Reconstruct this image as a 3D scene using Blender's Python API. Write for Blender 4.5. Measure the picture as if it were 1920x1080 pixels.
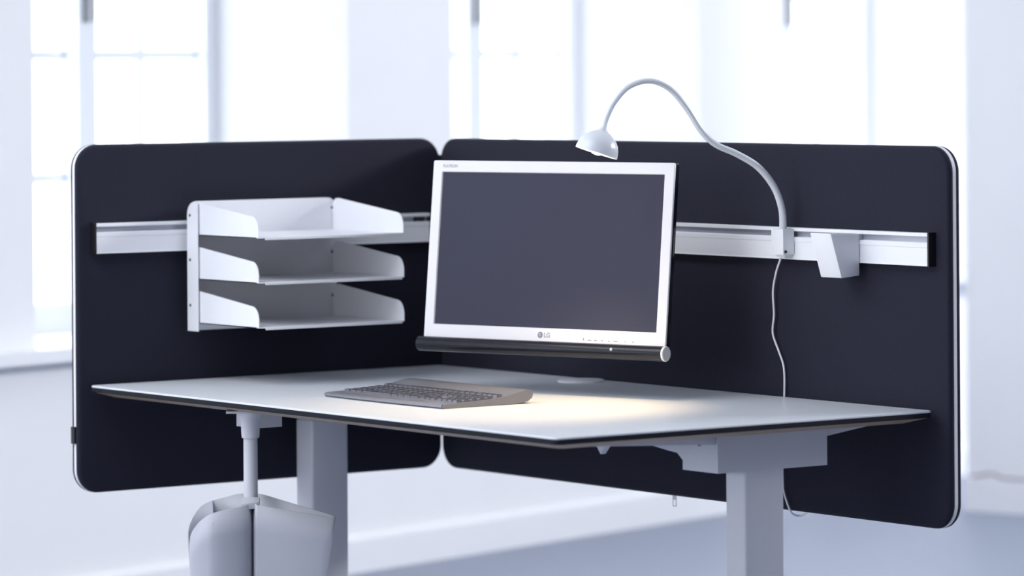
import bpy, bmesh, math, random
from mathutils import Vector, Matrix
random.seed(7)
for o in list(bpy.data.objects):
    bpy.data.objects.remove(o)
scene = bpy.context.scene
COL = scene.collection

# ------------------------------------------------------------------ camera
YAW, ROLL = 0.9376, -0.0067
FPX = 7839.0
cam_d = bpy.data.cameras.new('camera')
cam = bpy.data.objects.new('camera', cam_d)
COL.objects.link(cam)
scene.camera = cam
CAM = Vector((7.2597, -5.1368, 1.3715))
VIEW = Vector((-math.sin(YAW), math.cos(YAW), 0))
RIGHT = Vector((math.cos(YAW), math.sin(YAW), 0))
rot = Matrix((RIGHT, (0, 0, 1), -VIEW)).transposed()
rot = rot @ Matrix.Rotation(ROLL, 3, 'Z')
cam.matrix_world = Matrix.Translation(CAM) @ rot.to_4x4()
cam_d.sensor_fit = 'HORIZONTAL'
cam_d.sensor_width = 36.0
cam_d.lens = FPX / 1920 * 36
cam_d.shift_y = -(540 - 125.27) / 1920
cam_d.clip_end = 100
cam_d.dof.use_dof = True
cam_d.dof.focus_distance = 7.85
cam_d.dof.aperture_fstop = 3.0

# ------------------------------------------------------------------ light
world = bpy.data.worlds.new('overcast_sky')
scene.world = world
world.use_nodes = True
bg = world.node_tree.nodes['Background']
bg.inputs['Color'].default_value = (0.95, 0.975, 1.0, 1)
bg.inputs['Strength'].default_value = 3.8
scene.view_settings.view_transform = 'Standard'
scene.view_settings.look = 'None'
scene.view_settings.gamma = 1
scene.view_settings.use_curve_mapping = False
scene.view_settings.exposure = 0.26

def area_light(name, loc, target, sx, sy, power, color):
    d = bpy.data.lights.new(name, 'AREA')
    d.shape = 'RECTANGLE'
    d.size, d.size_y = sx, sy
    d.energy = power
    d.color = color
    o = bpy.data.objects.new(name, d)
    COL.objects.link(o)
    o.location = loc
    o.rotation_euler = (Vector(target) - Vector(loc)).to_track_quat('-Z', 'Y').to_euler()
    return o
# unseen soft light from above, standing in for the room's ceiling lamps
area_light('overhead_soft_light', (0.7, -2.9, 3.0), (0.7, -2.9, 0), 2.6, 2.6, 70, (0.95, 0.97, 1.0))
# unseen fill light added behind the camera to brighten the front faces
area_light('rear_fill_light', (1.75, -7.35, 1.75), (1.75, 0, 1.2), 2.4, 1.7, 75, (0.93, 0.96, 1.0))
area_light('next_room_fill_light', (-0.7, 6.2, 3.0), (-0.7, 6.2, 0), 1.6, 1.6, 170, (0.95, 0.97, 1.0))  # unseen light added to brighten the wall showing past the partition
area_light('far_window_light', (2.6, 4.3, 2.75), (-0.6, -0.8, 1.0), 2.2, 0.6, 150, (0.97, 0.985, 1.0))

# ------------------------------------------------------------------ materials
def srgb(r, g, b):
    def f(c):
        c /= 255
        return c / 12.92 if c <= 0.04045 else ((c + 0.055) / 1.055) ** 2.4
    return (f(r), f(g), f(b), 1)

def material(name, color, rough=0.5, metal=0.0, spec=0.5, noise=0.0, nscale=20, bump=0.0, bscale=200,
             sheen=0.0, coat=0.0, stretch=None):
    m = bpy.data.materials.new(name)
    m.use_nodes = True
    nt = m.node_tree
    b = nt.nodes['Principled BSDF']
    b.inputs['Base Color'].default_value = color
    b.inputs['Roughness'].default_value = rough
    b.inputs['Metallic'].default_value = metal
    b.inputs['Specular IOR Level'].default_value = spec
    b.inputs['Sheen Weight'].default_value = sheen
    b.inputs['Coat Weight'].default_value = coat
    tc = nt.nodes.new('ShaderNodeTexCoord')
    src = tc.outputs['Object']
    if stretch:
        mp = nt.nodes.new('ShaderNodeMapping')
        mp.inputs['Scale'].default_value = stretch
        nt.links.new(src, mp.inputs['Vector'])
        src = mp.outputs['Vector']
    if noise:
        n = nt.nodes.new('ShaderNodeTexNoise')
        n.inputs['Scale'].default_value = nscale
        n.inputs['Detail'].default_value = 4
        nt.links.new(src, n.inputs['Vector'])
        mx = nt.nodes.new('ShaderNodeMix')
        mx.data_type = 'RGBA'
        mx.inputs[6].default_value = tuple(c * (1 - noise) for c in color[:3]) + (1,)
        mx.inputs[7].default_value = tuple(min(1, c * (1 + noise)) for c in color[:3]) + (1,)
        nt.links.new(n.outputs['Fac'], mx.inputs[0])
        nt.links.new(mx.outputs[2], b.inputs['Base Color'])
    if bump:
        n2 = nt.nodes.new('ShaderNodeTexNoise')
        n2.inputs['Scale'].default_value = bscale
        n2.inputs['Detail'].default_value = 2
        nt.links.new(src, n2.inputs['Vector'])
        bp = nt.nodes.new('ShaderNodeBump')
        bp.inputs['Strength'].default_value = bump
        bp.inputs['Distance'].default_value = 0.002
        nt.links.new(n2.outputs['Fac'], bp.inputs['Height'])
        nt.links.new(bp.outputs['Normal'], b.inputs['Normal'])
    return m

M = {}
M['fabric'] = material('navy_wool_fabric', (0.0165, 0.0175, 0.0320, 1), 0.9, spec=0.2, noise=0.22, nscale=260, bump=0.35, bscale=500, sheen=0.06)
M['piping'] = material('white_zip_tape', (0.82, 0.80, 0.84, 1), 0.6, noise=0.05, nscale=300)
M['tag'] = material('black_tag', (0.01, 0.01, 0.012, 1), 0.6, noise=0.1)
M['laminate'] = material('white_laminate', (0.70, 0.73, 0.78, 1), 0.32, spec=0.5, noise=0.015, nscale=8)
M['black_edge'] = material('black_edge_band', (0.008, 0.009, 0.015, 1), 0.7, spec=0.2, noise=0.1)
M['wood'] = material('brown_bevelled_edge', (0.36, 0.265, 0.185, 1), 0.5, noise=0.2, nscale=30, stretch=(2, 2, 40))
M['frame_paint'] = material('light_grey_powder_coat', (0.60, 0.61, 0.66, 1), 0.42, noise=0.02, nscale=60, bump=0.05, bscale=900)
M['white_metal'] = material('white_powder_coat', (0.81, 0.82, 0.865, 1), 0.4, noise=0.015, nscale=60, bump=0.04, bscale=900)
M['aluminium'] = material('white_anodised_aluminium', (0.84, 0.85, 0.89, 1), 0.36, metal=0.0, noise=0.03, nscale=20, stretch=(1, 1, 60))
M['slot'] = material('rail_slot', (0.42, 0.43, 0.50, 1), 0.4, metal=0.4, noise=0.05)
M['black_plastic'] = material('black_plastic', (0.008, 0.008, 0.010, 1), 0.4, noise=0.1)
M['gloss_black'] = material('glossy_black_plastic', (0.008, 0.009, 0.015, 1), 0.14, spec=0.3, coat=0.0, noise=0.05)
M['bezel'] = material('pearl_white_bezel', (0.76, 0.745, 0.77, 1), 0.35, noise=0.01)
M['screen'] = material('matt_dark_screen', (0.045, 0.046, 0.072, 1), 0.8, spec=0.25, noise=0.02, nscale=3)
M['silver'] = material('silver_cap', (0.78, 0.80, 0.82, 1), 0.35, metal=0.3, noise=0.03)
M['print'] = material('grey_print', (0.22, 0.21, 0.26, 1), 0.5, noise=0.02)
M['print_light'] = material('pale_grey_print', (0.36, 0.34, 0.39, 1), 0.5, noise=0.02)
M['keyboard'] = material('dark_silver_plastic', (0.21, 0.215, 0.25, 1), 0.28, metal=0.35, noise=0.04, nscale=80)
M['key'] = material('grey_key_plastic', (0.13, 0.13, 0.16, 1), 0.12, metal=0.3, noise=0.05)
M['lamp'] = material('glossy_white_lamp', (0.66, 0.69, 0.74, 1), 0.25, noise=0.01)
M['bin'] = material('grey_white_plastic', (0.47, 0.48, 0.545, 1), 0.45, noise=0.02, nscale=15)
M['wall'] = material('white_wall_paint', (0.86, 0.865, 0.89, 1), 0.8, noise=0.02, nscale=3, bump=0.05, bscale=60)
M['greywall'] = material('grey_wall_paint', (0.36, 0.37, 0.40, 1), 0.8, noise=0.02, nscale=3)
M['trim'] = material('white_gloss_trim', (0.86, 0.87, 0.90, 1), 0.45, noise=0.01)
M['winframe'] = material('white_window_paint', (0.80, 0.83, 0.88, 1), 0.45, noise=0.01)
M['handle'] = material('brushed_steel', (0.35, 0.36, 0.38, 1), 0.35, metal=0.9, noise=0.05)
M['floor'] = material('blue_grey_linoleum', (0.24, 0.275, 0.365, 1), 0.45, noise=0.06, nscale=14, bump=0.03, bscale=120)
M['dark_hole'] = material('dark_steel_screw', (0.05, 0.05, 0.06, 1), 0.5, metal=0.5, noise=0.05)
def glass_mat():
    m = bpy.data.materials.new('window_glass')
    m.use_nodes = True
    nt = m.node_tree
    nt.nodes.clear()
    out = nt.nodes.new('ShaderNodeOutputMaterial')
    mix = nt.nodes.new('ShaderNodeMixShader')
    tr = nt.nodes.new('ShaderNodeBsdfTransparent')
    tr.inputs['Color'].default_value = (0.97, 0.985, 0.99, 1)
    gl = nt.nodes.new('ShaderNodeBsdfGlossy')
    gl.inputs['Roughness'].default_value = 0.02
    mix.inputs[0].default_value = 0.05
    nt.links.new(tr.outputs[0], mix.inputs[1])
    nt.links.new(gl.outputs[0], mix.inputs[2])
    nt.links.new(mix.outputs[0], out.inputs[0])
    return m
M['glass'] = glass_mat()
def emit_mat(name, color, strength):
    m = bpy.data.materials.new(name)
    m.use_nodes = True
    b = m.node_tree.nodes['Principled BSDF']
    b.inputs['Base Color'].default_value = color
    b.inputs['Emission Color'].default_value = color
    b.inputs['Emission Strength'].default_value = strength
    return m
M['bulb'] = emit_mat('warm_bulb', (1.0, 0.82, 0.55, 1), 12)

# ------------------------------------------------------------------ helpers
def empty(name, loc, label=None, cat=None, group=None, kind=None):
    o = bpy.data.objects.new(name, None)
    o.empty_display_size = 0.05
    COL.objects.link(o)
    o.location = loc
    tag(o, label, cat, group, kind)
    return o
def tag(o, label=None, cat=None, group=None, kind=None):
    if label: o['label'] = label
    if cat: o['category'] = cat
    if group: o['group'] = group
    if kind: o['kind'] = kind
    return o
def root_offset(p):
    v = Vector((0, 0, 0))
    while p is not None:
        v += Vector(p.location)
        p = p.parent
    return v
def link(name, me, mat, parent=None, smooth=None, origin=None):
    """me holds world coordinates; the object is linked with its origin at the parent's (or its own) place"""
    off = root_offset(parent)
    if origin is not None:
        off = Vector(origin)
    me.transform(Matrix.Translation(-off))
    me.materials.append(mat)
    if smooth is not None:
        me.polygons.foreach_set('use_smooth', [True] * len(me.polygons))
        me.set_sharp_from_angle(angle=math.radians(smooth))
    o = bpy.data.objects.new(name, me)
    COL.objects.link(o)
    if parent is not None:
        o.parent = parent
        if origin is not None:
            o.location = off - root_offset(parent)
    elif origin is not None:
        o.location = off
    return o
def finish(bm, name):
    bmesh.ops.recalc_face_normals(bm, faces=bm.faces)
    me = bpy.data.meshes.new(name)
    bm.to_mesh(me)
    bm.free()
    return me
def add_hexa(bm, lo, hi):
    """lo, hi: four points each (bottom and top loop)"""
    vs = [bm.verts.new(p) for p in list(lo) + list(hi)]
    n = len(lo)
    bm.faces.new(vs[:n][::-1])
    bm.faces.new(vs[n:])
    for i in range(n):
        j = (i + 1) % n
        bm.faces.new((vs[i], vs[j], vs[n + j], vs[n + i]))
def add_box(bm, a, b):
    x0, y0, z0 = a
    x1, y1, z1 = b
    add_hexa(bm, [(x0, y0, z0), (x1, y0, z0), (x1, y1, z0), (x0, y1, z0)],
             [(x0, y0, z1), (x1, y0, z1), (x1, y1, z1), (x0, y1, z1)])
def bevel_all(bm, r, seg=2, angle=30):
    es = [e for e in bm.edges if len(e.link_faces) == 2 and e.calc_face_angle(0) > math.radians(angle)]
    bmesh.ops.bevel(bm, geom=es, offset=r, segments=seg, profile=0.5, affect='EDGES', clamp_overlap=True)
def box(name, a, b, mat, parent=None, r=0.0, seg=2, origin=None):
    bm = bmesh.new()
    a2 = [min(p, q) for p, q in zip(a, b)]
    b2 = [max(p, q) for p, q in zip(a, b)]
    add_box(bm, a2, b2)
    if r: bevel_all(bm, r, seg)
    return link(name, finish(bm, name), mat, parent, 35 if r else None, origin)
def prism(name, pts, vec, mat, parent=None, r=0.0, seg=2):
    """planar outline pts (3D) swept by vec"""
    bm = bmesh.new()
    v = Vector(vec)
    add_hexa(bm, [Vector(p) for p in pts], [Vector(p) + v for p in pts])
    bmesh.ops.recalc_face_normals(bm, faces=bm.faces)
    if r: bevel_all(bm, r, seg)
    return link(name, finish(bm, name), mat, parent, 35)
def spline(pts, n=8):
    P = [Vector(p) for p in pts]
    P = [P[0] * 2 - P[1]] + P + [P[-1] * 2 - P[-2]]
    out = []
    for i in range(1, len(P) - 2):
        for k in range(n):
            t = k / n
            a, b, c, d = P[i - 1], P[i], P[i + 1], P[i + 2]
            out.append(0.5 * ((2 * b) + (c - a) * t + (2 * a - 5 * b + 4 * c - d) * t * t + (3 * b - a - 3 * c + d) * t ** 3))
    out.append(P[-2])
    return out
def tube(name, pts, radius, mat, parent=None, seg=12, smooth=True, n=6):
    path = spline(pts, n) if smooth else [Vector(p) for p in pts]
    bm = bmesh.new()
    rings = []
    up = Vector((0.31, 0.2, 0.93)).normalized()
    m = len(path)
    for i, p in enumerate(path):
        t = (path[min(i + 1, m - 1)] - path[max(i - 1, 0)]).normalized()
        s = t.cross(up)
        if s.length < 1e-3: s = t.cross(Vector((1, 0, 0)))
        s.normalize()
        up = s.cross(t).normalized()
        r = radius(i / (m - 1)) if callable(radius) else radius
        rings.append([bm.verts.new(p + (s * math.cos(a) + up * math.sin(a)) * r)
                      for a in [2 * math.pi * k / seg for k in range(seg)]])
    for a, b in zip(rings, rings[1:]):
        for k in range(seg):
            bm.faces.new((a[k], a[(k + 1) % seg], b[(k + 1) % seg], b[k]))
    bm.faces.new(rings[0][::-1])
    bm.faces.new(rings[-1])
    return link(name, finish(bm, name), mat, parent, 50)
def lathe(name, profile, origin, axis, mat, parent=None, seg=32, smooth=40, caps=True):
    """profile: (radius, height along axis)"""
    ax = Vector(axis).normalized()
    s = ax.cross(Vector((0.3, 0.9, 0.1))).normalized()
    u = ax.cross(s)
    O = Vector(origin)
    bm = bmesh.new()
    rings = []
    for r, h in profile:
        rings.append([bm.verts.new(O + ax * h + (s * math.cos(2 * math.pi * k / seg) + u * math.sin(2 * math.pi * k / seg)) * max(r, 1e-5)) for k in range(seg)])
    for a, b in zip(rings, rings[1:]):
        for k in range(seg):
            bm.faces.new((a[k], a[(k + 1) % seg], b[(k + 1) % seg], b[k]))
    if caps:
        bm.faces.new(rings[0][::-1])
        bm.faces.new(rings[-1])
    return link(name, finish(bm, name), mat, parent, smooth)
def rounded_rect(u0, u1, v0, v1, r, seg=8):
    out = []
    for cu, cv, a0 in ((u1 - r, v1 - r, 0), (u0 + r, v1 - r, 90), (u0 + r, v0 + r, 180), (u1 - r, v0 + r, 270)):
        for k in range(seg + 1):
            a = math.radians(a0 + 90 * k / seg)
            out.append((cu + r * math.cos(a), cv + r * math.sin(a)))
    return out
def loft(name, loops, mat, parent=None, smooth=35, cap0=True, cap1=True):
    bm = bmesh.new()
    R = [[bm.verts.new(p) for p in lp] for lp in loops]
    n = len(R[0])
    for a, b in zip(R, R[1:]):
        for k in range(n):
            bm.faces.new((a[k], a[(k + 1) % n], b[(k + 1) % n], b[k]))
    if cap0: bm.faces.new(R[0][::-1])
    if cap1: bm.faces.new(R[-1])
    return link(name, finish(bm, name), mat, parent, smooth)
def text_mesh(name, body, size, mat, parent, matrix, align='CENTER', bold=0.0):
    cu = bpy.data.curves.new(name + '_curve', 'FONT')
    cu.body = body
    cu.size = size
    cu.align_x = align
    cu.offset = bold
    cu.extrude = 0.0002
    o = bpy.data.objects.new(name + '_tmp', cu)
    COL.objects.link(o)
    dg = bpy.context.evaluated_depsgraph_get()
    me = bpy.data.meshes.new_from_object(o.evaluated_get(dg))
    bpy.data.objects.remove(o)
    me.transform(matrix)
    me.materials.clear()
    return link(name, me, mat, parent)

# ------------------------------------------------------------------ the room
WD = Vector((-0.293, 0.956, 0)).normalized()      # along the window wall, away from the camera
ND = Vector((WD.y, -WD.x, 0))                      # into the room
def RM(n, w, z):
    return ND * n + WD * w + Vector((0, 0, z))
def rbox(bm, n0, n1, w0, w1, z0, z1):
    add_hexa(bm, [RM(n0, w0, z0), RM(n1, w0, z0), RM(n1, w1, z0), RM(n0, w1, z0)],
             [RM(n0, w0, z1), RM(n1, w0, z1), RM(n1, w1, z1), RM(n0, w1, z1)])
def struct(name, bm, mat, smooth=None):
    o = link(name, finish(bm, name), mat, None, smooth)
    o['kind'] = 'structure'
    return o
NW, NG = -1.708, -2.15                              # wall face, glass plane
W0, W1 = -4.6, 8.4
SILL, HEAD, TOP = 0.68, 2.55, 3.1
CENT = [-3.93 + 1.705 * k for k in range(7)]        # window centres along the wall
HALF, HALFG = 0.619, 0.545
bm = bmesh.new()
rbox(bm, -2.3, 7.5, W0 - 3.5, W1, -0.1, 0.0)
struct('floor', bm, M['floor'])
bm = bmesh.new()
rbox(bm, NW - 0.54, NW, W0, W1, 0, SILL - 0.03)
rbox(bm, NW - 0.54, NW, W0, W1, HEAD, TOP)
rbox(bm, NW - 0.54, NW, W0 - 3.5, W0, 0, TOP)
edges = [W0] + [e for c in CENT for e in (c - HALF, c + HALF)] + [W1]
edges_g = [W0] + [e for c in CENT for e in (c - HALFG, c + HALFG)] + [W1]
for k in range(0, len(edges), 2):
    lo = [RM(NW, edges[k], SILL - 0.03), RM(NW, edges[k + 1], SILL - 0.03),
          RM(NG + 0.05, edges_g[k + 1], SILL - 0.03), RM(NW - 0.54, edges_g[k + 1], SILL - 0.03),
          RM(NW - 0.54, edges_g[k], SILL - 0.03), RM(NG + 0.05, edges_g[k], SILL - 0.03)]
    add_hexa(bm, lo, [p + Vector((0, 0, HEAD - SILL + 0.03)) for p in lo])
struct('wall_left', bm, M['wall'])
# window sill board running along the wall under the windows
bm = bmesh.new()
for c in CENT:
    pts = [RM(NW + 0.065, c - HALF - 0.235, SILL - 0.032), RM(NW + 0.065, c + HALF + 0.235, SILL - 0.032),
           RM(NW + 0.001, c + HALF + 0.235, SILL - 0.032), RM(NW + 0.001, c + HALF - 0.004, SILL - 0.032),
           RM(NG + 0.03, c + HALFG - 0.004, SILL - 0.032), RM(NG + 0.03, c - HALFG + 0.004, SILL - 0.032),
           RM(NW + 0.001, c - HALF + 0.004, SILL - 0.032), RM(NW + 0.001, c - HALF - 0.235, SILL - 0.032)]
    add_hexa(bm, pts, [p + Vector((0, 0, 0.032)) for p in pts])
struct('trim_1', bm, M['trim'])
bm = bmesh.new()
rbox(bm, NW, NW + 0.022, W0, W1, 0, 0.088)
add_hexa(bm, [RM(NW, W0, 0.088), RM(NW + 0.022, W0, 0.088), RM(NW + 0.022, W1, 0.088), RM(NW, W1, 0.088)],
         [RM(NW, W0, 0.10), RM(NW + 0.010, W0, 0.10), RM(NW + 0.010, W1, 0.10), RM(NW, W1, 0.10)])
struct('baseboard_left', bm, M['trim'])
# partition on the right; the row of windows runs on behind it
NP, WP = -1.12, 4.09
bm = bmesh.new()
rbox(bm, NP, 7.5, WP, WP + 0.16, 0, TOP)
struct('wall_right', bm, M['wall'])
bm = bmesh.new()
rbox(bm, NP, 7.5, WP - 0.02, WP, 0, 0.10)
struct('baseboard_right', bm, M['trim'])
bm = bmesh.new()
rbox(bm, -2.25, 7.5, W1, W1 + 0.15, 0, TOP)
struct('wall_back', bm, M['wall'])

bm = bmesh.new()
rbox(bm, 7.5, 7.65, W0 - 3.5, W1 + 0.15, 0, TOP)
struct('wall_far', bm, M['greywall'])
bm = bmesh.new()
rbox(bm, -2.25, 7.65, W0 - 3.65, W0 - 3.5, 0, TOP)
struct('wall_front', bm, M['wall'])
bm = bmesh.new()
rbox(bm, -2.25, 7.65, W0 - 3.5, W1 + 0.15, TOP, TOP + 0.1)
struct('ceiling', bm, M['wall'])
ZROWS = [0.755, 1.085, 1.41, 1.735, 2.06, 2.385]
def window(idx, c):
    root = empty('window_%d' % idx, RM(NG, c, SILL), kind='structure')
    root['label'] = 'tall white casement window in the left wall'
    def part(name, n0, n1, w0, w1, z0, z1, mat, parent=root):
        b = bmesh.new()
        rbox(b, n0, n1, w0, w1, z0, z1)
        return link(name, finish(b, name), mat, parent)
    b = bmesh.new()
    rbox(b, NG - 0.04, NG + 0.04, c - HALFG, c - HALFG + 0.05, SILL, HEAD)
    rbox(b, NG - 0.04, NG + 0.04, c + HALFG - 0.05, c + HALFG, SILL, HEAD)
    rbox(b, NG - 0.04, NG + 0.04, c - HALFG, c + HALFG, SILL, ZROWS[0])
    rbox(b, NG - 0.04, NG + 0.04, c - HALFG, c + HALFG, ZROWS[-1], HEAD)
    link('frame', finish(b, 'frame'), M['winframe'], root)
    part('mullion', NG - 0.04, NG + 0.055, c - 0.037, c + 0.037, SILL, HEAD, M['winframe'])
    for s in (-1, 1):
        a, bb = sorted((c + s * 0.03, c + s * (HALFG - 0.05)))
        mid = (a + bb) / 2
        part('muntin', NG - 0.012, NG + 0.012, mid - 0.013, mid + 0.013, ZROWS[0], ZROWS[-1], M['winframe'])
        for z in ZROWS[1:-1]:
            part('muntin', NG - 0.011, NG + 0.011, a, bb, z - 0.013, z + 0.013, M['winframe'])
        for z0, z1 in zip(ZROWS, ZROWS[1:]):
            part('pane', NG - 0.002, NG + 0.002, a, mid, z0, z1, M['glass'])
            part('pane', NG - 0.002, NG + 0.002, mid, bb, z0, z1, M['glass'])
    h = part('handle', NG + 0.055, NG + 0.075, c - 0.012, c + 0.012, 1.50, 1.66, M['handle'])
    part('lever', NG + 0.075, NG + 0.095, c - 0.010, c + 0.085, 1.585, 1.605, M['handle'], h)
for k, c in enumerate(CENT):
    window(k + 1, c)
# cable along the baseboard of the right wall
cb = tube('wall_cable', [RM(NP + 0.02, WP - 0.011, 0.106), RM(NP + 0.10, WP - 0.011, 0.118), RM(NP + 0.15, WP - 0.011, 0.106), RM(NP + 0.5, WP - 0.011, 0.106), RM(NP + 1.2, WP - 0.011, 0.106)],
          0.004, M['print_light'], None, 8)
tag(cb, 'thin grey cable lying along the baseboard of the right wall', 'cable')

# ------------------------------------------------------------------ desk screens
ZT, ZB = 0.74 + 0.4811, 0.74 - 0.2182
TH = 0.03
def screen(name, f, length, label):
    """f(u, d, z): u along the screen from the corner, d depth behind the face"""
    root = empty(name, f(length / 2, 0.015, ZB), label, 'desk screen', 'fabric desk screens')
    u0, u1 = -0.002, length
    def loop(d, inset):
        return [f(u, d, z) for u, z in rounded_rect(u0 + inset, u1 - inset, ZB + inset, ZT - inset, 0.048 - inset, 10)]
    loft('front_cover', [loop(0.0, 0.007), loop(0.0007, 0.0045), loop(0.0025, 0.002), loop(0.005, 0.0005), loop(0.010, 0.0), loop(0.0115, 0.001)], M['fabric'], root, 60)
    loft('zip_tape', [loop(0.0108, 0.0018), loop(0.0115, 0.0004), loop(0.0190, 0.0004), loop(0.0197, 0.0018)], M['piping'], root, 30)
    loft('back_cover', [loop(0.019, 0.001), loop(0.0205, 0.0), loop(0.025, 0.0005), loop(0.0275, 0.002), loop(0.0293, 0.0045), loop(0.03, 0.007)], M['fabric'], root, 60)
    return root
fl = lambda u, d, z: Vector((-d, -u, z))
fr = lambda u, d, z: Vector((u, d, z))
sl = screen('desk_screen', fl, 0.8896, 'dark fabric desk screen with the letter trays, along the short side of the desk')
sr = screen('desk_screen', fr, 1.600, 'long navy fabric desk screen behind the monitor and the gooseneck lamp')
b = bmesh.new()
add_hexa(b, [(-0.020, 0.004, 0.73), (-0.004, 0.020, 0.73), (-0.008, 0.024, 0.73), (-0.024, 0.008, 0.73)],
         [(-0.020, 0.004, 1.185), (-0.004, 0.020, 1.185), (-0.008, 0.024, 1.185), (-0.024, 0.008, 1.185)])
link('joining_strip', finish(b, 'joining_strip'), M['tag'], sr)
box('label_tag', (-0.024, -0.8935, 0.622), (-0.011, -0.8885, 0.656), M['tag'], sl, 0.001)
# zip pull hanging below the long screen
b = bmesh.new()
for u0_, u1_, z0_, z1_ in ((0.770, 0.7722, 0.499, 0.5225), (0.7798, 0.782, 0.499, 0.5225), (0.7722, 0.7798, 0.499, 0.5012), (0.7722, 0.7798, 0.5125, 0.5225)):
    add_box(b, (u0_, 0.014, z0_), (u1_, 0.0155, z1_))
link('zip_pull', finish(b, 'zip_pull'), M['piping'], sr)

# ------------------------------------------------------------------ tool rails
RZ0, RZ1 = 1.0025, 1.063
def rail(f, u0, u1, label):
    root = empty('tool_rail', f((u0 + u1) / 2, 0, RZ0), label, 'rail', 'tool rails on the desk screens')
    prof = [(0, RZ0), (-0.018, RZ0), (-0.018, RZ0 + 0.0015), (-0.0172, RZ0 + 0.003), (-0.0172, RZ0 + 0.033), (-0.018, RZ0 + 0.0345), (-0.018, RZ0 + 0.0415), (-0.0165, RZ0 + 0.043),
            (-0.008, RZ0 + 0.043), (-0.008, RZ0 + 0.0535), (-0.0165, RZ0 + 0.0535), (-0.018, RZ0 + 0.0545), (-0.018, RZ1 - 0.001), (-0.017, RZ1), (0, RZ1)]
    loft('profile', [[f(u0 + 0.0, d, z) for d, z in prof], [f(u1, d, z) for d, z in prof]], M['aluminium'], root, 20)
    b = bmesh.new()
    add_hexa(b, [f(u0, -0.0083, RZ0 + 0.0433), f(u1, -0.0083, RZ0 + 0.0433), f(u1, -0.007, RZ0 + 0.0433), f(u0, -0.007, RZ0 + 0.0433)],
             [f(u0, -0.0083, RZ0 + 0.0533), f(u1, -0.0083, RZ0 + 0.0533), f(u1, -0.007, RZ0 + 0.0533), f(u0, -0.007, RZ0 + 0.0533)])
    link('slot_strip', finish(b, 'slot_strip'), M['slot'], root)
    for ua, ub in ((u0 - 0.004, u0), (u1, u1 + 0.004)):
        b = bmesh.new()
        add_hexa(b, [f(ua, -0.0178, RZ0 - 0.001), f(ub, -0.0178, RZ0 - 0.001), f(ub, 0, RZ0 - 0.001), f(ua, 0, RZ0 - 0.001)],
                 [f(ua, -0.0178, RZ1 + 0.001), f(ub, -0.0178, RZ1 + 0.001), f(ub, 0, RZ1 + 0.001), f(ua, 0, RZ1 + 0.001)])
        link('end_cap', finish(b, 'end_cap'), M['black_plastic'], root)
    return root
rl = rail(fl, 0.040, 0.8556, 'white aluminium rail holding the letter trays on the short screen')
rr = rail(fr, 0.040, 1.5612, 'long white aluminium rail holding the lamp and the hook')
box('slot_nut', (0.0085, -0.050, RZ0 + 0.0436), (0.0135, -0.062, RZ0 + 0.053), M['black_plastic'], rl)
box('slot_nut', (0.0085, -0.066, RZ0 + 0.0436), (0.0135, -0.074, RZ0 + 0.053), M['black_plastic'], rl)

# ------------------------------------------------------------------ desk
DX0, DX1, DY0, DY1, DZ = 0.014, 1.572, -0.014, -0.873, 0.74
desk = empty('sit_stand_desk', (0.79, -0.44, 0), 'white height adjustable desk with dark edge and two grey column legs', 'desk')
def slab(z, inset, r=0.014):
    return [Vector((u, v, z)) for u, v in rounded_rect(DX0 + inset, DX1 - inset, DY1 + inset, DY0 - inset, max(r - inset, 0.004), 6)]
loft('tabletop', [slab(DZ - 0.0035, 0), slab(DZ - 0.0010, 0), slab(DZ, 0.0012)], M['laminate'], desk, 25)
loft('edge_band', [slab(DZ - 0.0128, 0.0008), slab(DZ - 0.0115, 0.0), slab(DZ - 0.0036, 0.0)], M['black_edge'], desk, 25)
def slab2(z, inset):
    return [Vector((u, v, z)) for u, v in rounded_rect(DX0 + inset, DX1 - inset, DY1 + inset, DY0 - inset, 0.012, 6)]
loft('bevelled_board', [slab2(DZ - 0.023, 0.034), slab2(DZ - 0.0129, 0.003)], M['wood'], desk, 25)
ZU = DZ - 0.023                                    # underside
def column(x0, x1, y0, y1):
    bm = bmesh.new()
    add_box(bm, (x0, y0, 0.03), (x1, y1, 0.6478))
    vert = [e for e in bm.edges if abs((e.verts[0].co - e.verts[1].co).z) > 0.3]
    bmesh.ops.bevel(bm, geom=vert, offset=0.006, segments=3, profile=0.5, affect='EDGES')
    lg = link('leg', finish(bm, 'leg'), M['frame_paint'], desk, 40)
    box('collar', (x0 + 0.004, y0 + 0.004, 0.6478), (x1 - 0.004, y1 - 0.004, 0.6905), M['frame_paint'], lg, 0.001)
    xm = (x0 + x1) / 2
    box('foot', (xm - 0.035, -0.72, 0.0), (xm + 0.035, -0.06, 0.03), M['frame_paint'], desk, 0.006)
column(0.044, 0.105, -0.40, -0.310)
column(1.443, 1.50, -0.40, -0.309)
box('motor_housing', (1.401, -0.463, 0.648), (1.501, -0.209, ZU), M['frame_paint'], desk, 0.003)
box('motor_housing', (0.045, -0.463, 0.69), (0.150, -0.209, ZU), M['frame_paint'], desk, 0.003)
lathe('bolt', [(0.0045, 0), (0.0045, 0.003), (0.003, 0.004)], (1.450, -0.4625, 0.698), (0, -1, 0), M['dark_hole'], desk, 12)
# tapered support arms under the top
for xa, xb in ((1.425, 1.495), (0.050, 0.105)):
    prism('support_arm', [(xa, -0.209, ZU), (xa, -0.209, ZU - 0.018), (xa, -0.09, ZU - 0.003), (xa, -0.09, ZU)], (xb - xa, 0, 0), M['frame_paint'], desk, 0.001)
    prism('support_arm', [(xa, -0.463, ZU), (xa, -0.463, ZU - 0.018), (xa, -0.76, ZU - 0.004), (xa, -0.76, ZU)], (xb - xa, 0, 0), M['frame_paint'], desk, 0.001)
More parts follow.
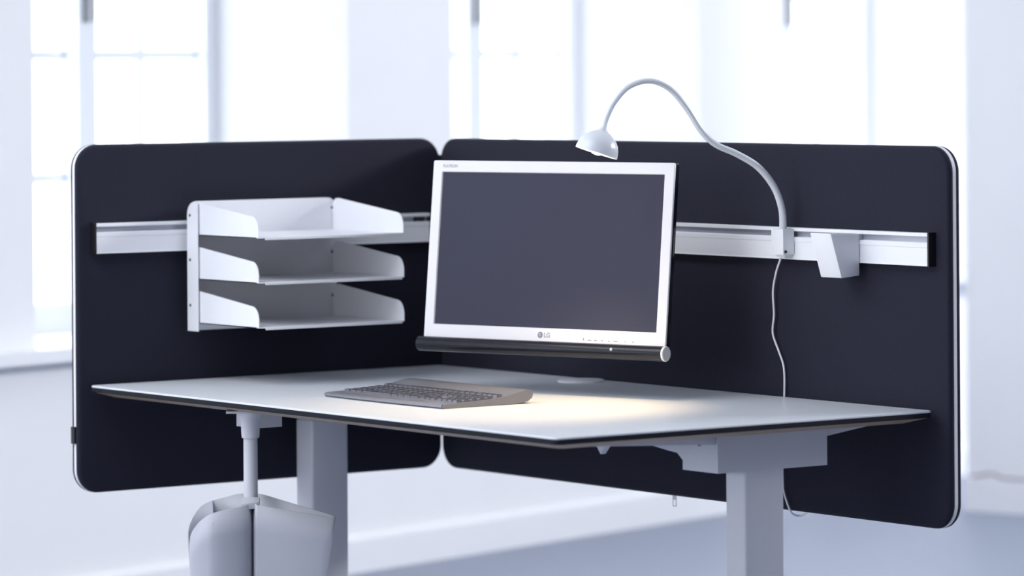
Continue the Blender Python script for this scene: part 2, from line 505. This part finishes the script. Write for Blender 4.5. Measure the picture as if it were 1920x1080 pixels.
# crossbeam with its gusset towards the right housing
box('crossbeam', (0.150, -0.36, ZU - 0.03), (1.401, -0.31, ZU), M['frame_paint'], desk, 0.002)
prism('gusset', [(1.401, -0.45, ZU), (1.401, -0.45, 0.661), (1.384, -0.45, 0.663), (1.368, -0.45, 0.675), (1.345, -0.45, 0.677), (1.26, -0.45, 0.687), (1.17, -0.45, 0.700), (1.12, -0.45, ZU)],
      (0, 0.05, 0), M['frame_paint'], desk, 0.001)
prism('cable_hook', [(1.305, -0.60, ZU), (1.375, -0.60, ZU), (1.3375, -0.60, 0.679)], (0, 0.012, 0), M['frame_paint'], desk, 0.001)
prism('cable_guide', [(1.10, -0.70, ZU), (1.10, -0.70, ZU - 0.010), (1.16, -0.70, ZU - 0.016), (1.30, -0.70, ZU - 0.014), (1.33, -0.70, ZU)], (0, 0.03, 0), M['frame_paint'], desk, 0.001)
# bracket between the left leg and the front
box('cable_tray', (0.30, -0.66, 0.690), (0.47, -0.60, ZU), M['frame_paint'], desk, 0.003)
box('control_box', (0.36, -0.745, 0.674), (0.43, -0.685, ZU), M['frame_paint'], desk, 0.003)
box('mounting_plate', (0.36, -0.80, ZU - 0.006), (0.482, -0.76, ZU), M['frame_paint'], desk, 0.002)
tube('drive_shaft', [(0.15, -0.42, ZU - 0.015), (1.401, -0.42, ZU - 0.015)], 0.006, M['frame_paint'], desk, 10, smooth=False)
# cable grommet on the tabletop
g = lathe('cable_grommet', [(0.047, 0), (0.047, 0.0025), (0.044, 0.004), (0.0, 0.0042)], (0.583, -0.069, DZ), (0, 0, 1), M['white_metal'], desk, 40)

# ------------------------------------------------------------------ letter trays
rack = empty('letter_tray_rack', (0.02, -0.47, 0.841), 'white metal rack of three letter trays hanging on the short rail', 'letter tray')
YL, YR, XB, XF = -0.651, -0.289, 0.034, 0.298
def sheet(name, pts, vec, parent, r=0.0):
    return prism(name, pts, vec, M['white_metal'], parent, r)
# back plate with rounded upper corners
pl = [(XB, y, z) for y, z in rounded_rect(YL, YR, 0.841, 1.103, 0.022, 6)]
pl = [(x, y, (z if z > 0.9 else max(0.841, min(z, 0.841 if abs(y - YL) < 0.03 or abs(y - YR) < 0.03 else z)))) for x, y, z in pl]
prism('back_plate', pl, (-0.002, 0, 0), M['white_metal'], rack)
box('rail_hook', (0.018, YL + 0.02, 1.005), (XB - 0.002, YR - 0.02, 1.06), M['white_metal'], rack)
# folded flange down the left side
fp = [(XB, YL, 0.841), (XB + 0.040, YL, 0.841), (XB + 0.040, YL, 1.0985), (XB + 0.028, YL, 1.103)] + \
     [(XB + 0.028 - 0.028 * math.sin(a), YL, 1.075 + 0.028 * math.cos(a)) for a in [math.pi / 2 * k / 6 for k in range(1, 7)]]
prism('side_flange', fp, (0, -0.002, 0), M['white_metal'], rack)
def tray(zf):
    y0, y1 = YL + 0.003, YR - 0.008
    root = None
    fl_pts = [(XB, y0), (XF - 0.012, y0), (XF - 0.004, y0 + 0.004), (XF, y0 + 0.012), (XF, y1 - 0.010), (XF - 0.004, y1 - 0.003), (XF - 0.012, y1), (XB, y1)]
    root = prism('tray', [(x, y, zf) for x, y in fl_pts], (0, 0, 0.0018), M['white_metal'], rack)
    prism('front_lip', [(XF, y0 + 0.012, zf - 0.0035), (XF, y1 - 0.010, zf - 0.0035), (XF, y1 - 0.010, zf + 0.0022), (XF, y0 + 0.012, zf + 0.0022)], (0.0022, 0, 0), M['white_metal'], root, 0.0008)
    hb, hf = 0.068, 0.045
    side = [(XB + 0.001, zf), (XF - 0.006, zf)]
    side += [(XF - 0.006 + 0.004 * math.sin(a) - 0.030 * (1 - math.cos(a)), zf + 0.008 + (hf - 0.010) * math.sin(a)) for a in [math.pi / 2 * k / 7 for k in range(0, 8)]]
    side += [(XB + 0.022, zf + hb - 0.001), (XB + 0.012, zf + hb - 0.002), (XB + 0.004, zf + hb - 0.008), (XB + 0.001, zf + hb - 0.016)]
    for y, s in ((y0, 1), (y1, -1)):
        prism('side_wall', [(x, y, z) for x, z in side], (0, s * 0.0018, 0), M['white_metal'], root)
for zf in (0.857, 0.946, 1.035):
    tray(zf)
for y, z in ((YL, 0.985), (YL, 0.893), (YL, 1.075)):
    lathe('screw', [(0.003, 0), (0.003, 0.001), (0.0015, 0.0018)], (XB + 0.011, y - 0.002, z), (0, -1, 0), M['dark_hole'], rack, 10)
for z in (1.082, 0.99, 0.90):
    lathe('screw', [(0.003, 0), (0.003, 0.001), (0.0015, 0.0018)], (XB, YR - 0.010, z), (1, 0, 0), M['dark_hole'], rack, 10)

# ------------------------------------------------------------------ monitor
mc = Vector((0.7969, -0.3126, 1.0167))
mx = Vector((0.9586, 0.2848, 0)).normalized()         # to the right along the screen
mh = Vector((mx.y, -mx.x, 0))                       # horizontal facing direction
TILT = math.radians(6.0)
mn = (mh * math.cos(TILT) + Vector((0, 0, math.sin(TILT)))).normalized()
mu = mn.cross(mx).normalized()
def MP(a, b, c=0.0):
    return mc + mx * a + mu * b + mn * c
mon = empty('computer_monitor', MP(0, -0.19, 0), 'flat widescreen monitor with white bezel and dark tube along its lower edge', 'monitor')
# ---- sizes set from the photograph
BW, BT, BB = 0.290, 0.1722, -0.178                   # bezel half width, top, bottom
SW, ST, SB = 0.2666, 0.1492, -0.1492                # screen
def mloop(u0, u1, v0, v1, r, c):
    return [MP(a, b, c) for a, b in rounded_rect(u0, u1, v0, v1, r, 3)]
loft('bezel', [mloop(-BW, BW, BB, BT, 0.004, -0.0045), mloop(-BW, BW, BB, BT, 0.004, -0.0008), mloop(-BW + 0.001, BW - 0.001, BB + 0.001, BT - 0.001, 0.0035, 0.0),
               mloop(-SW - 0.0015, SW + 0.0015, SB - 0.0015, ST + 0.0015, 0.001, 0.0), mloop(-SW, SW, SB, ST, 0.001, -0.003)], M['bezel'], mon, 25, cap1=False)
loft('screen', [mloop(-SW - 0.002, SW + 0.002, SB - 0.002, ST + 0.002, 0.001, -0.006), mloop(-SW - 0.0001, SW + 0.0001, SB - 0.0001, ST + 0.0001, 0.001, -0.0028)], M['screen'], mon, 25)
loft('rear_housing', [mloop(-0.13, 0.13, -0.11, 0.10, 0.02, -0.055), mloop(-0.20, 0.20, -0.15, 0.14, 0.02, -0.045), mloop(-BW + 0.015, BW - 0.015, BB + 0.012, BT - 0.012, 0.005, -0.030), mloop(-BW - 0.0005, BW + 0.0005, BB - 0.0005, BT + 0.0005, 0.005, -0.0145),
                      mloop(-BW - 0.0005, BW + 0.001, BB - 0.0005, BT + 0.0008, 0.005, -0.0065)], M['gloss_black'], mon, 25)
# dark tube with silver cap along the lower edge
RB = 0.0145
bz = BB - 0.011
tb = lathe('speaker_tube', [(RB - 0.001, -BW - 0.006), (RB, -BW - 0.005), (RB, BW + 0.003)], MP(0, bz, 0.004), mx, M['gloss_black'], mon, 28)
lathe('end_cap', [(RB, 0), (RB, 0.003), (RB - 0.0012, 0.0042), (0.0, 0.0045)], MP(BW + 0.003, bz, 0.004), mx, M['silver'], tb, 28)
box_pts = [MP(-BW, BB - 0.004, 0.0), MP(BW, BB - 0.004, 0.0), MP(BW, BB + 0.001, 0.0), MP(-BW, BB + 0.001, 0.0)]
prism('lower_strip', box_pts, mn * -0.014, M['gloss_black'], mon)
mm = Matrix((mx, mu, mn)).transposed().to_4x4()
def mmat(a, b, c):
    return Matrix.Translation(MP(a, b, c)) @ mm
zl = (BB + SB) / 2
text_mesh('logo_lettering', 'LG', 0.0125, M['print_light'], mon, mmat(0.004, zl - 0.0035, 0.0001), 'LEFT', 0.0004)
lg = lathe('logo_disc', [(0.0062, 0), (0.0062, 0.0004)], MP(-0.0045, zl + 0.0008, 0), mn, M['print'], mon, 28)
text_mesh('disc_mark', 'L', 0.006, M['bezel'], lg, mmat(-0.0055, zl - 0.001, 0.0004), 'LEFT', 0.0001)
lathe('disc_eye', [(0.0011, 0), (0.0011, 0.0003)], MP(-0.0067, zl + 0.0030, 0.0003), mn, M['bezel'], lg, 10)
text_mesh('model_lettering', 'FLATRON', 0.0082, M['print_light'], mon, mmat(-SW + 0.001, (ST + BT) / 2 - 0.002, 0.0001), 'LEFT', 0.0002)
for a, wd in ((0.098, 0.0022), (0.109, 0.009), (0.124, 0.007), (0.141, 0.004), (0.157, 0.004), (0.170, 0.010), (0.196, 0.003), (0.213, 0.004)):
    prism('control_mark', [MP(a, zl - 0.0065, 0), MP(a + wd, zl - 0.0065, 0), MP(a + wd, zl - (0.002 if wd < 0.003 else 0.0045), 0), MP(a, zl - (0.002 if wd < 0.003 else 0.0045), 0)], mn * 0.0003,
          M['print'] if wd < 0.003 else M['print_light'], mon)
lathe('power_sensor', [(0.003, 0), (0.003, 0.001)], MP(0.178, bz + 0.004, 0.004 + RB * 0.93), mn, M['slot'], mon, 12)
# arm holding the monitor on the rail
arm = empty('monitor_arm', (0.62, -0.03, 1.03), 'monitor arm clamped to the rail behind the screen', 'monitor arm')
box('clamp', (0.575, -0.034, 0.99), (0.665, -0.0185, 1.066), M['white_metal'], arm, 0.003)
pj = Vector((0.62, -0.075, 1.03))
pe = MP(0, 0, -0.105)
tube('arm_link', [(0.62, -0.03, 1.03), pj, (pj + pe) / 2 + Vector((0.01, 0.01, 0)), pe], 0.014, M['white_metal'], arm, 12, n=5)
lathe('pivot', [(0.02, -0.03), (0.02, 0.03)], pj, (0, 0, 1), M['white_metal'], arm, 20)
lathe('mount_plate', [(0.02, -0.05), (0.02, -0.008), (0.05, -0.006), (0.05, -0.0005)], MP(0, 0, -0.055), mn, M['white_metal'], arm, 24)

# ------------------------------------------------------------------ keyboard
KX0, KX1, KY0 = 0.562, 0.956, -0.674
kb = empty('computer_keyboard', ((KX0 + KX1) / 2, -0.57, DZ), 'dark silver keyboard with raised back edge on the white desk', 'keyboard')
prof = [(0.0, 0.004), (0.003, 0.0075), (0.012, 0.0088), (0.04, 0.0095), (0.08, 0.0105), (0.115, 0.0125), (0.140, 0.0155), (0.160, 0.0195), (0.178, 0.0235), (0.192, 0.0258), (0.201, 0.0262), (0.2065, 0.024), (0.208, 0.019), (0.206, 0.011), (0.196, 0.0045), (0.17, 0.0008), (0.12, 0.0004), (0.003, 0.0004)]
loops = []
NK = 25
for i in range(NK):
    t = i / (NK - 1)
    e = abs(2 * t - 1)
    sh = 1 - 0.03 * max(0, (e - 0.9) / 0.1) ** 2
    bow = 0.006 * (1 - (2 * t - 1) ** 2)             # front edge bows out a little
    x = KX0 + (KX1 - KX0) * t
    loops.append([Vector((x, KY0 + s - bow * (1 - s / 0.208), DZ + z * sh)) for s, z in prof])
loft('case', loops, M['keyboard'], kb, 40)
fp_ = []
for i in range(NK):
    t = i / (NK - 1)
    bow = 0.006 * (1 - (2 * t - 1) ** 2)
    x = KX0 + 0.003 + (KX1 - KX0 - 0.006) * t
    fp_.append([Vector((x, KY0 + s_ - bow, DZ + z_)) for s_, z_ in ((-0.0012, 0.0030), (-0.0012, 0.0060), (0.0010, 0.0078), (0.0040, 0.0088), (0.0040, 0.0070), (0.0020, 0.0030))])
loft('front_trim', fp_, M['keyboard'], kb, 40)
def ktop(s):
    for (s0, z0), (s1, z1) in zip(prof[1:10], prof[2:11]):
        if s0 <= s <= s1:
            return z0 + (z1 - z0) * (s - s0) / (s1 - s0), math.atan2(z1 - z0, s1 - s0)
    return prof[9][1], 0
def key_mesh(wd):
    bm = bmesh.new()
    a, b, h = wd / 2, 0.0072, 0.0042
    add_hexa(bm, [(-a, -b, -0.001), (a, -b, -0.001), (a, b, -0.001), (-a, b, -0.001)],
             [(-a + 0.0018, -b + 0.0016, h), (a - 0.0018, -b + 0.0016, h), (a - 0.0018, b - 0.0020, h), (-a + 0.0018, b - 0.0020, h)])
    bevel_all(bm, 0.0009, 1)
    me = finish(bm, 'key')
    me.materials.append(M['key'])
    return me
KM = {}
def key(x, s, wd):
    wd = round(wd, 4)
    if wd not in KM: KM[wd] = key_mesh(wd)
    z, a = ktop(s)
    o = bpy.data.objects.new('key', KM[wd])
    COL.objects.link(o)
    o.parent = kb
    o.location = Vector((x, KY0 + s, DZ + z)) - Vector(kb.location)
    o.rotation_euler = (a, 0, 0)
PK = 0.0166
rows = [
    (0.044, [1.25, 1.25, 1.25, 5.9, 1.25, 1.25, 1.25, 1.6]),
    (0.0615, [2.2] + [1] * 10 + [2.8]),
    (0.079, [1.75] + [1] * 11 + [2.25]),
    (0.0965, [1.5] + [1] * 12 + [1.5]),
    (0.114, [1] * 13 + [2]),
    (0.136, [1] * 4 + [1] * 4 + [1] * 4 + [1] * 3),
]
for s, ws in rows:
    x = KX0 + 0.012
    for wq in ws:
        key(x + wq * PK / 2, s, wq * PK - 0.0018)
        x += wq * PK
    x = KX0 + 0.012 + 15 * PK + 0.006
    if s != 0.079:
        for q in range(3):
            if s == 0.0615 and q != 1: continue
            key(x + (q + 0.5) * PK, s, PK - 0.0018)
    x += 3 * PK + 0.005
    for q in range(4):
        key(x + (q + 0.5) * PK, s, PK - 0.0018)

# ------------------------------------------------------------------ gooseneck lamp
lamp = empty('gooseneck_lamp', (1.175, -0.03, 1.0), 'white gooseneck task lamp with small dome shade, clamped to the long rail', 'lamp')
NECK = [(1.1699, -0.0318, 1.0628), (1.1776, -0.0406, 1.0986), (1.1782, -0.0591, 1.1395), (1.1693, -0.0906, 1.1783), (1.1544, -0.1302, 1.204), (1.1395, -0.1697, 1.2226),
        (1.1325, -0.1986, 1.249), (1.1267, -0.2258, 1.2884), (1.1198, -0.2545, 1.3217), (1.1135, -0.2825, 1.3389), (1.106, -0.312, 1.3432), (1.0961, -0.3448, 1.3315),
        (1.0903, -0.372, 1.3039), (1.0904, -0.3912, 1.2743), (1.0958, -0.4031, 1.2507)]
tube('neck', [(1.1699, -0.0318, 1.05)] + NECK, lambda t: 0.0074 - 0.0026 * min(1, t * 1.2), M['lamp'], lamp, 14, n=6)
box('clamp_block', (1.1515, -0.0455, 1.0125), (1.1865, -0.0185, 1.0600), M['white_metal'], lamp, 0.002)
box('clamp_foot', (1.155, -0.036, 1.006), (1.180, -0.0185, 1.0135), M['white_metal'], lamp, 0.001)
lathe('switch', [(0.0028, 0), (0.0028, 0.002), (0.002, 0.0026)], (1.1865, -0.040, 1.018), (1, 0, 0), M['dark_hole'], lamp, 10)
sa = (RIGHT * 0.31 + Vector((0, 0, 0.958)) + VIEW * 0.05).normalized()
so = Vector((1.088, -0.4137, 1.2101))
shade_prof = [(0.0405, 0.0), (0.0400, 0.006), (0.0385, 0.014), (0.0350, 0.0225), (0.0295, 0.0300), (0.0220, 0.0360), (0.0140, 0.0405), (0.0090, 0.0435), (0.0078, 0.0475), (0.0055, 0.051)]
inner = [(r - 0.0018, h - 0.0012) for r, h in shade_prof[1:7]]
sd = lathe('shade', [(0.0, 0.033)] + inner[::-1] + [(0.0388, 0.0)] + shade_prof, so, sa, M['lamp'], lamp, 40, 50)
lathe('bulb', [(0.0, -0.0035), (0.008, -0.002), (0.0115, 0.004), (0.0115, 0.012), (0.008, 0.024)], so, sa, M['bulb'], lamp, 20)
tube('cord', [(1.160, -0.028, 1.010), (1.148, -0.022, 0.998), (1.128, -0.014, 0.9763), (1.1135, -0.010, 0.9403), (1.1145, -0.009, 0.8945), (1.1094, -0.008, 0.8586), (1.1265, -0.007, 0.8238),
              (1.1404, -0.007, 0.794), (1.1414, -0.007, 0.7433), (1.136, -0.007, 0.66), (1.139, -0.010, 0.58), (1.1427, -0.010, 0.5553), (1.158, -0.010, 0.5262), (1.162, -0.004, 0.5165), (1.164, 0.015, 0.5135), (1.165, 0.0355, 0.53), (1.165, 0.036, 0.60)],
     0.0021, M['white_metal'], lamp, 8, n=6)
sp = bpy.data.lights.new('lamp_bulb_light', 'SPOT')
sp.energy = 13
sp.color = (1.0, 0.74, 0.42)
sp.spot_size = math.radians(95)
sp.spot_blend = 0.7
sp.shadow_soft_size = 0.012
spo = bpy.data.objects.new('lamp_bulb_light', sp)
COL.objects.link(spo)
spo.parent = lamp
spo.location = so - sa * 0.006 - Vector(lamp.location)
spo.rotation_euler = (-sa).to_track_quat('-Z', 'Y').to_euler()

# ------------------------------------------------------------------ hook on the long rail
hook = empty('rail_hook', (1.345, -0.02, 0.98), 'white slanted box hook on the long rail, right of the lamp', 'hook')
hx0, hx1 = 1.3155, 1.3747
side = [(-0.0185, 1.0558), (-0.0893, 1.0591), (-0.0627, 0.9754), (-0.0185, 0.979)]
def hk(x, inset=0.0):
    return [Vector((x, y, z)) for y, z in side]
prism('body', hk(hx0), (hx1 - hx0, 0, 0), M['white_metal'], hook, 0.002)
box('rail_clip', (hx0 + 0.004, -0.0183, 1.046), (hx1 - 0.004, -0.0085, 1.0555), M['white_metal'], hook)

# ------------------------------------------------------------------ waste bin under the desk
bp0 = Vector((0.5116, -0.8103, 0))
wb = empty('waste_bin', bp0 + Vector((0, 0, 0.2)), 'pale grey plastic waste bin hanging from a post under the desk', 'waste bin')
def BP(a, b, zm):
    k = (8.0 - b) / 8.0
    return bp0 + RIGHT * (a * k) - VIEW * b + Vector((0, 0, 1.3715 + (zm - 1.3715) * k))
post_b = 0.0
lathe('mount', [(0.0245, 0.0), (0.0225, -0.004), (0.0185, -0.02), (0.0172, -0.048), (0.0165, -0.052)], bp0 + Vector((0, 0, ZU)), (0, 0, 1), M['frame_paint'], wb, 28)
lathe('post', [(0.0135, 0), (0.0135, 0.107), (0.0132, 0.125)], bp0 + Vector((0, 0, 0.541)), (0, 0, 1), M['frame_paint'], wb, 24)
rim = [(0.0040, 0.012, 0.5440), (-0.004, 0.040, 0.5365), (-0.035, 0.058, 0.5290), (-0.070, 0.066, 0.5205), (-0.089, 0.060, 0.5100), (-0.104, 0.050, 0.495), (-0.1145, 0.036, 0.476), (-0.1185, 0.016, 0.440),
       (-0.1215, -0.004, 0.468), (-0.122, -0.016, 0.493), (-0.112, -0.034, 0.518), (-0.097, -0.048, 0.536), (-0.079, -0.056, 0.5445), (-0.052, -0.062, 0.552), (-0.028, -0.062, 0.558), (0.0, -0.056, 0.5575), (0.018, -0.046, 0.5570),
       (0.060, -0.016, 0.5450), (0.110, 0.012, 0.5300), (0.150, 0.028, 0.5180), (0.163, 0.038, 0.5125), (0.160, 0.046, 0.5115), (0.110, 0.047, 0.5190), (0.060, 0.045, 0.5280), (0.020, 0.042, 0.5350), (0.011, 0.038, 0.5375)]
prism('mount_plate', [bp0 - RIGHT * 0.045 + VIEW * 0.022, bp0 + RIGHT * 0.024 + VIEW * 0.022, bp0 + RIGHT * 0.024 - VIEW * 0.022, bp0 - RIGHT * 0.045 - VIEW * 0.022], (0, 0, 0.004), M['frame_paint'], wb).location.z += ZU - 0.004
rim = [tuple(v) for v in spline(rim + [rim[0]], 3)[:-1]]
loops = []
for t in (0, 0.15, 0.35, 0.6, 0.85, 0.97, 1.0):
    lp = []
    for a, b, z in rim:
        zb = 0.20
        s = 1 - 0.30 * t - (0.03 if t == 1.0 else 0)
        lp.append(BP(a * (1 - (0.30 if a > 0 else 0.14) * t) * (0.97 if t == 1 else 1), b * (1 - 0.25 * t), z + (zb - z) * t))
    loops.append(lp)
body = loft('body', loops, M['bin'], wb, 42, cap0=False, cap1=True)
sm = body.modifiers.new('wall_thickness', 'SOLIDIFY')
sm.thickness = 0.0028
sm.offset = -1
prism('divider', [BP(-0.0785, -0.055, 0.5455), BP(-0.0700, 0.065, 0.5215), BP(-0.0700, 0.065, 0.500), BP(-0.0785, -0.055, 0.515)], RIGHT * 0.0022, M['bin'], wb)
prism('hanger', [BP(-0.016, 0.014, 0.552), BP(0.018, 0.014, 0.552), BP(0.018, 0.034, 0.542), BP(-0.016, 0.040, 0.538)], (0, 0, -0.012), M['bin'], wb, 0.001)
